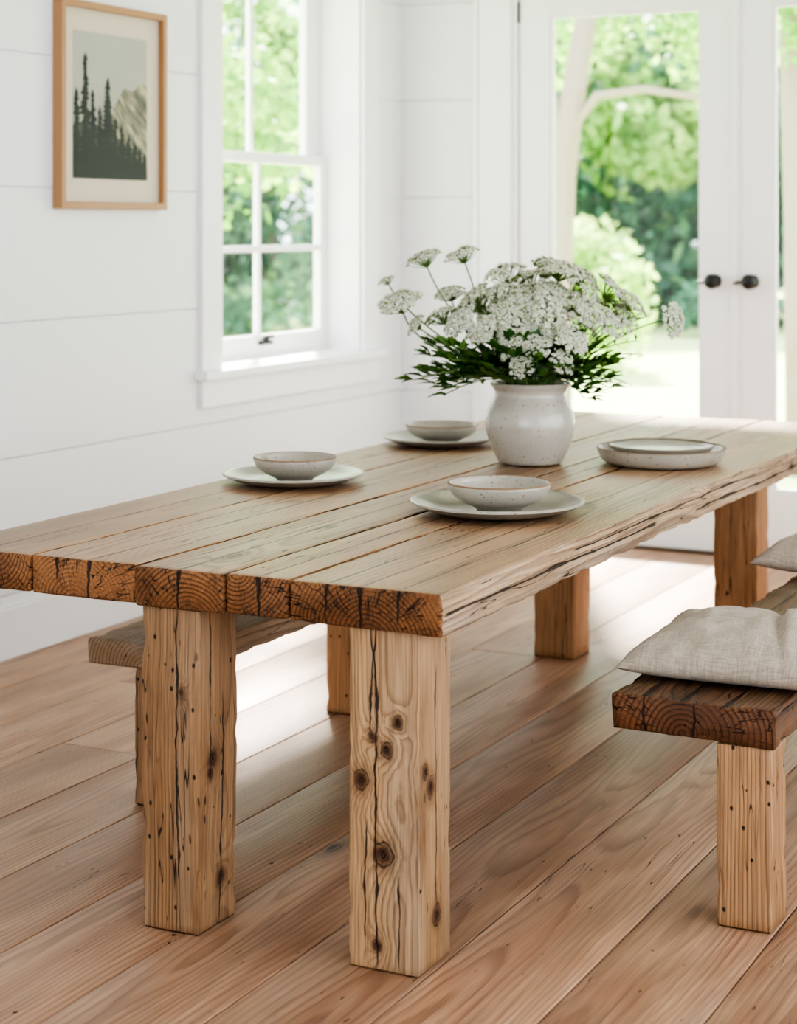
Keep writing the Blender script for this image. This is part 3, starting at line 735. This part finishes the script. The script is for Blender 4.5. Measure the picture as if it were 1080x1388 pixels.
# ------------------------------------------------------------------ outdoors
ZG=-.12
b=B()
b.add([(-45,YF+.25,ZG),(30,YF+.25,ZG),(30,60,ZG),(-45,60,ZG),(-45,-10,ZG),(XL-.26,-10,ZG),(XL-.26,YF+.25,ZG)],[(0,6,1,2,3),(4,5,6,0)])
b.make('lawn',[m_lawn],smooth=False)
def cloud(b,centers,radii,n,size,m=0,shift=0):
    C=np.array(centers); Rr=np.array(radii); k=rng.integers(0,len(C),n)
    v=rng.normal(size=(n,3)); v/=np.linalg.norm(v,axis=1)[:,None]; rad=rng.random(n)**.45
    P=C[k]+v*Rr[k][:,None]*rad[:,None]
    nr=rng.normal(size=(n,3))+np.array([0,0,1.0]); nr/=np.linalg.norm(nr,axis=1)[:,None]
    a=np.cross(nr,rng.normal(size=(n,3))); a/=np.linalg.norm(a,axis=1)[:,None]; c=np.cross(nr,a)
    s=size*rng.uniform(.6,1.3,n)[:,None]
    base=rng.random(len(C))[k]*.6
    for i in range(n):
        p=P[i]; 
        if p[2]<ZG+.02: continue
        b.add([p-a[i]*s[i],p-c[i]*s[i]*.6,p+a[i]*s[i],p+c[i]*s[i]*.6],[(0,1,2,3)],m,None,float(max(0,min(1,base[i]+rng.random()*.4+shift))))
def treeobj(name,trunk,trad,branches,centers,radii,n,size,mat):
    b=B(); cloud(b,centers,radii,n,size)
    b.tube(trunk,trad,10,1)
    for br,rd in branches: b.tube(br,rd,7,1)
    return b.make(name,[mat,m_bark],recalc=False,smooth=False)
def rc(l0,l1,d0,d1,z0,z1,n,r0,r1):
    cs=[];rs=[]
    for _ in range(n): cs.append(tuple(W(random.uniform(l0,l1),random.uniform(d0,d1),random.uniform(z0,z1)))); rs.append(random.uniform(r0,r1))
    return cs,rs
c,r=rc(1.3,4.2,13,16,2.65,5.5,26,.3,.55)
treeobj('garden_tree',[W(1.06,12.5,ZG),W(1.07,12.5,1.2),W(1.09,12.5,1.8),W(1.15,12.5,2.3),W(1.26,12.6,2.9),W(1.5,12.7,5)],[.09,.085,.085,.08,.075,.06],
  [([W(1.14,12.5,2.1),W(1.3,12.4,2.32),W(1.6,12.3,2.36),W(2.3,12.3,2.25)],[.035,.03,.028,.015]),([W(1.12,12.5,2.0),W(.8,12.6,2.9),W(.5,12.8,3.8)],[.05,.04,.02])],c,r,6000,.06,m_tree)
c,r=rc(2.4,5,11,13,2.4,5.5,16,.35,.6)
treeobj('garden_tree',[W(2.56,12.0,ZG),W(2.54,12.0,1.5),W(2.50,12.0,2.6),W(2.6,12.1,5)],[.10,.09,.08,.05],
  [([W(2.52,12.1,2.3),W(3.0,12.1,3.2)],[.05,.02])],c,r,4000,.06,m_tree)
c,r=rc(-3.6,-.6,13,17,1.8,5.5,24,.35,.75)
treeobj('garden_tree',[W(-2.4,15,ZG),W(-2.4,15,1.5),W(-2.5,15,5)],[.12,.10,.06],[([W(-2.4,15,1.8),W(-1.6,15,2.8)],[.05,.02])],c,r,6000,.06,m_tree)
b=B()
for (l0,l1) in [(-12,-4),(-5,0),(0,4.2),(3.8,8),(8,14)]:
    c,r=rc(l0,l1,29,35,.3,5.0,40,.7,1.4); cloud(b,c,r,7000,.16,0,-.1)
    c,r=rc(l0,l1,28,29,2.2,5.2,12,.4,.9); cloud(b,c,r,2200,.14,2,.1)
    b.tube([W((l0+l1)/2,33,ZG),W((l0+l1)/2+.3,33,4),W((l0+l1)/2,33,9)],[.3,.22,.1],8,1)
c,r=rc(-16,18,37,41,-.5,2.6,80,.8,1.6); cloud(b,c,r,12000,.32,0,-.1)
c,r=rc(-14,14,26,28,-.2,.3,60,.4,.7); cloud(b,c,r,7000,.11,0,.1)
c,r=rc(1.5,2.5,20,22,.3,1.2,8,.3,.5); cloud(b,c,r,2000,.08,2,.2)
b.make('tree_line',[m_treed,m_bark,m_tree],recalc=False,smooth=False)

# ------------------------------------------------------------------ light
w=bpy.data.worlds.new('sky'); S.world=w; w.use_nodes=True
bg=w.node_tree.nodes['Background']; bg.inputs[0].default_value=(.86,.93,1,1); bg.inputs[1].default_value=4.2
sd=bpy.data.lights.new('sun','SUN'); sd.energy=23; sd.angle=math.radians(6); sd.color=(1,.95,.88)
so=bpy.data.objects.new('sun',sd); COL.objects.link(so)
dirv=Vector((.6,-1.05,-1.05)).normalized()
so.rotation_euler=dirv.to_track_quat('-Z','Y').to_euler(); so.location=(0,8,8)
S.view_settings.view_transform='AgX'
try: S.view_settings.look='AgX - High Contrast'
except Exception: pass
S.view_settings.exposure=.30
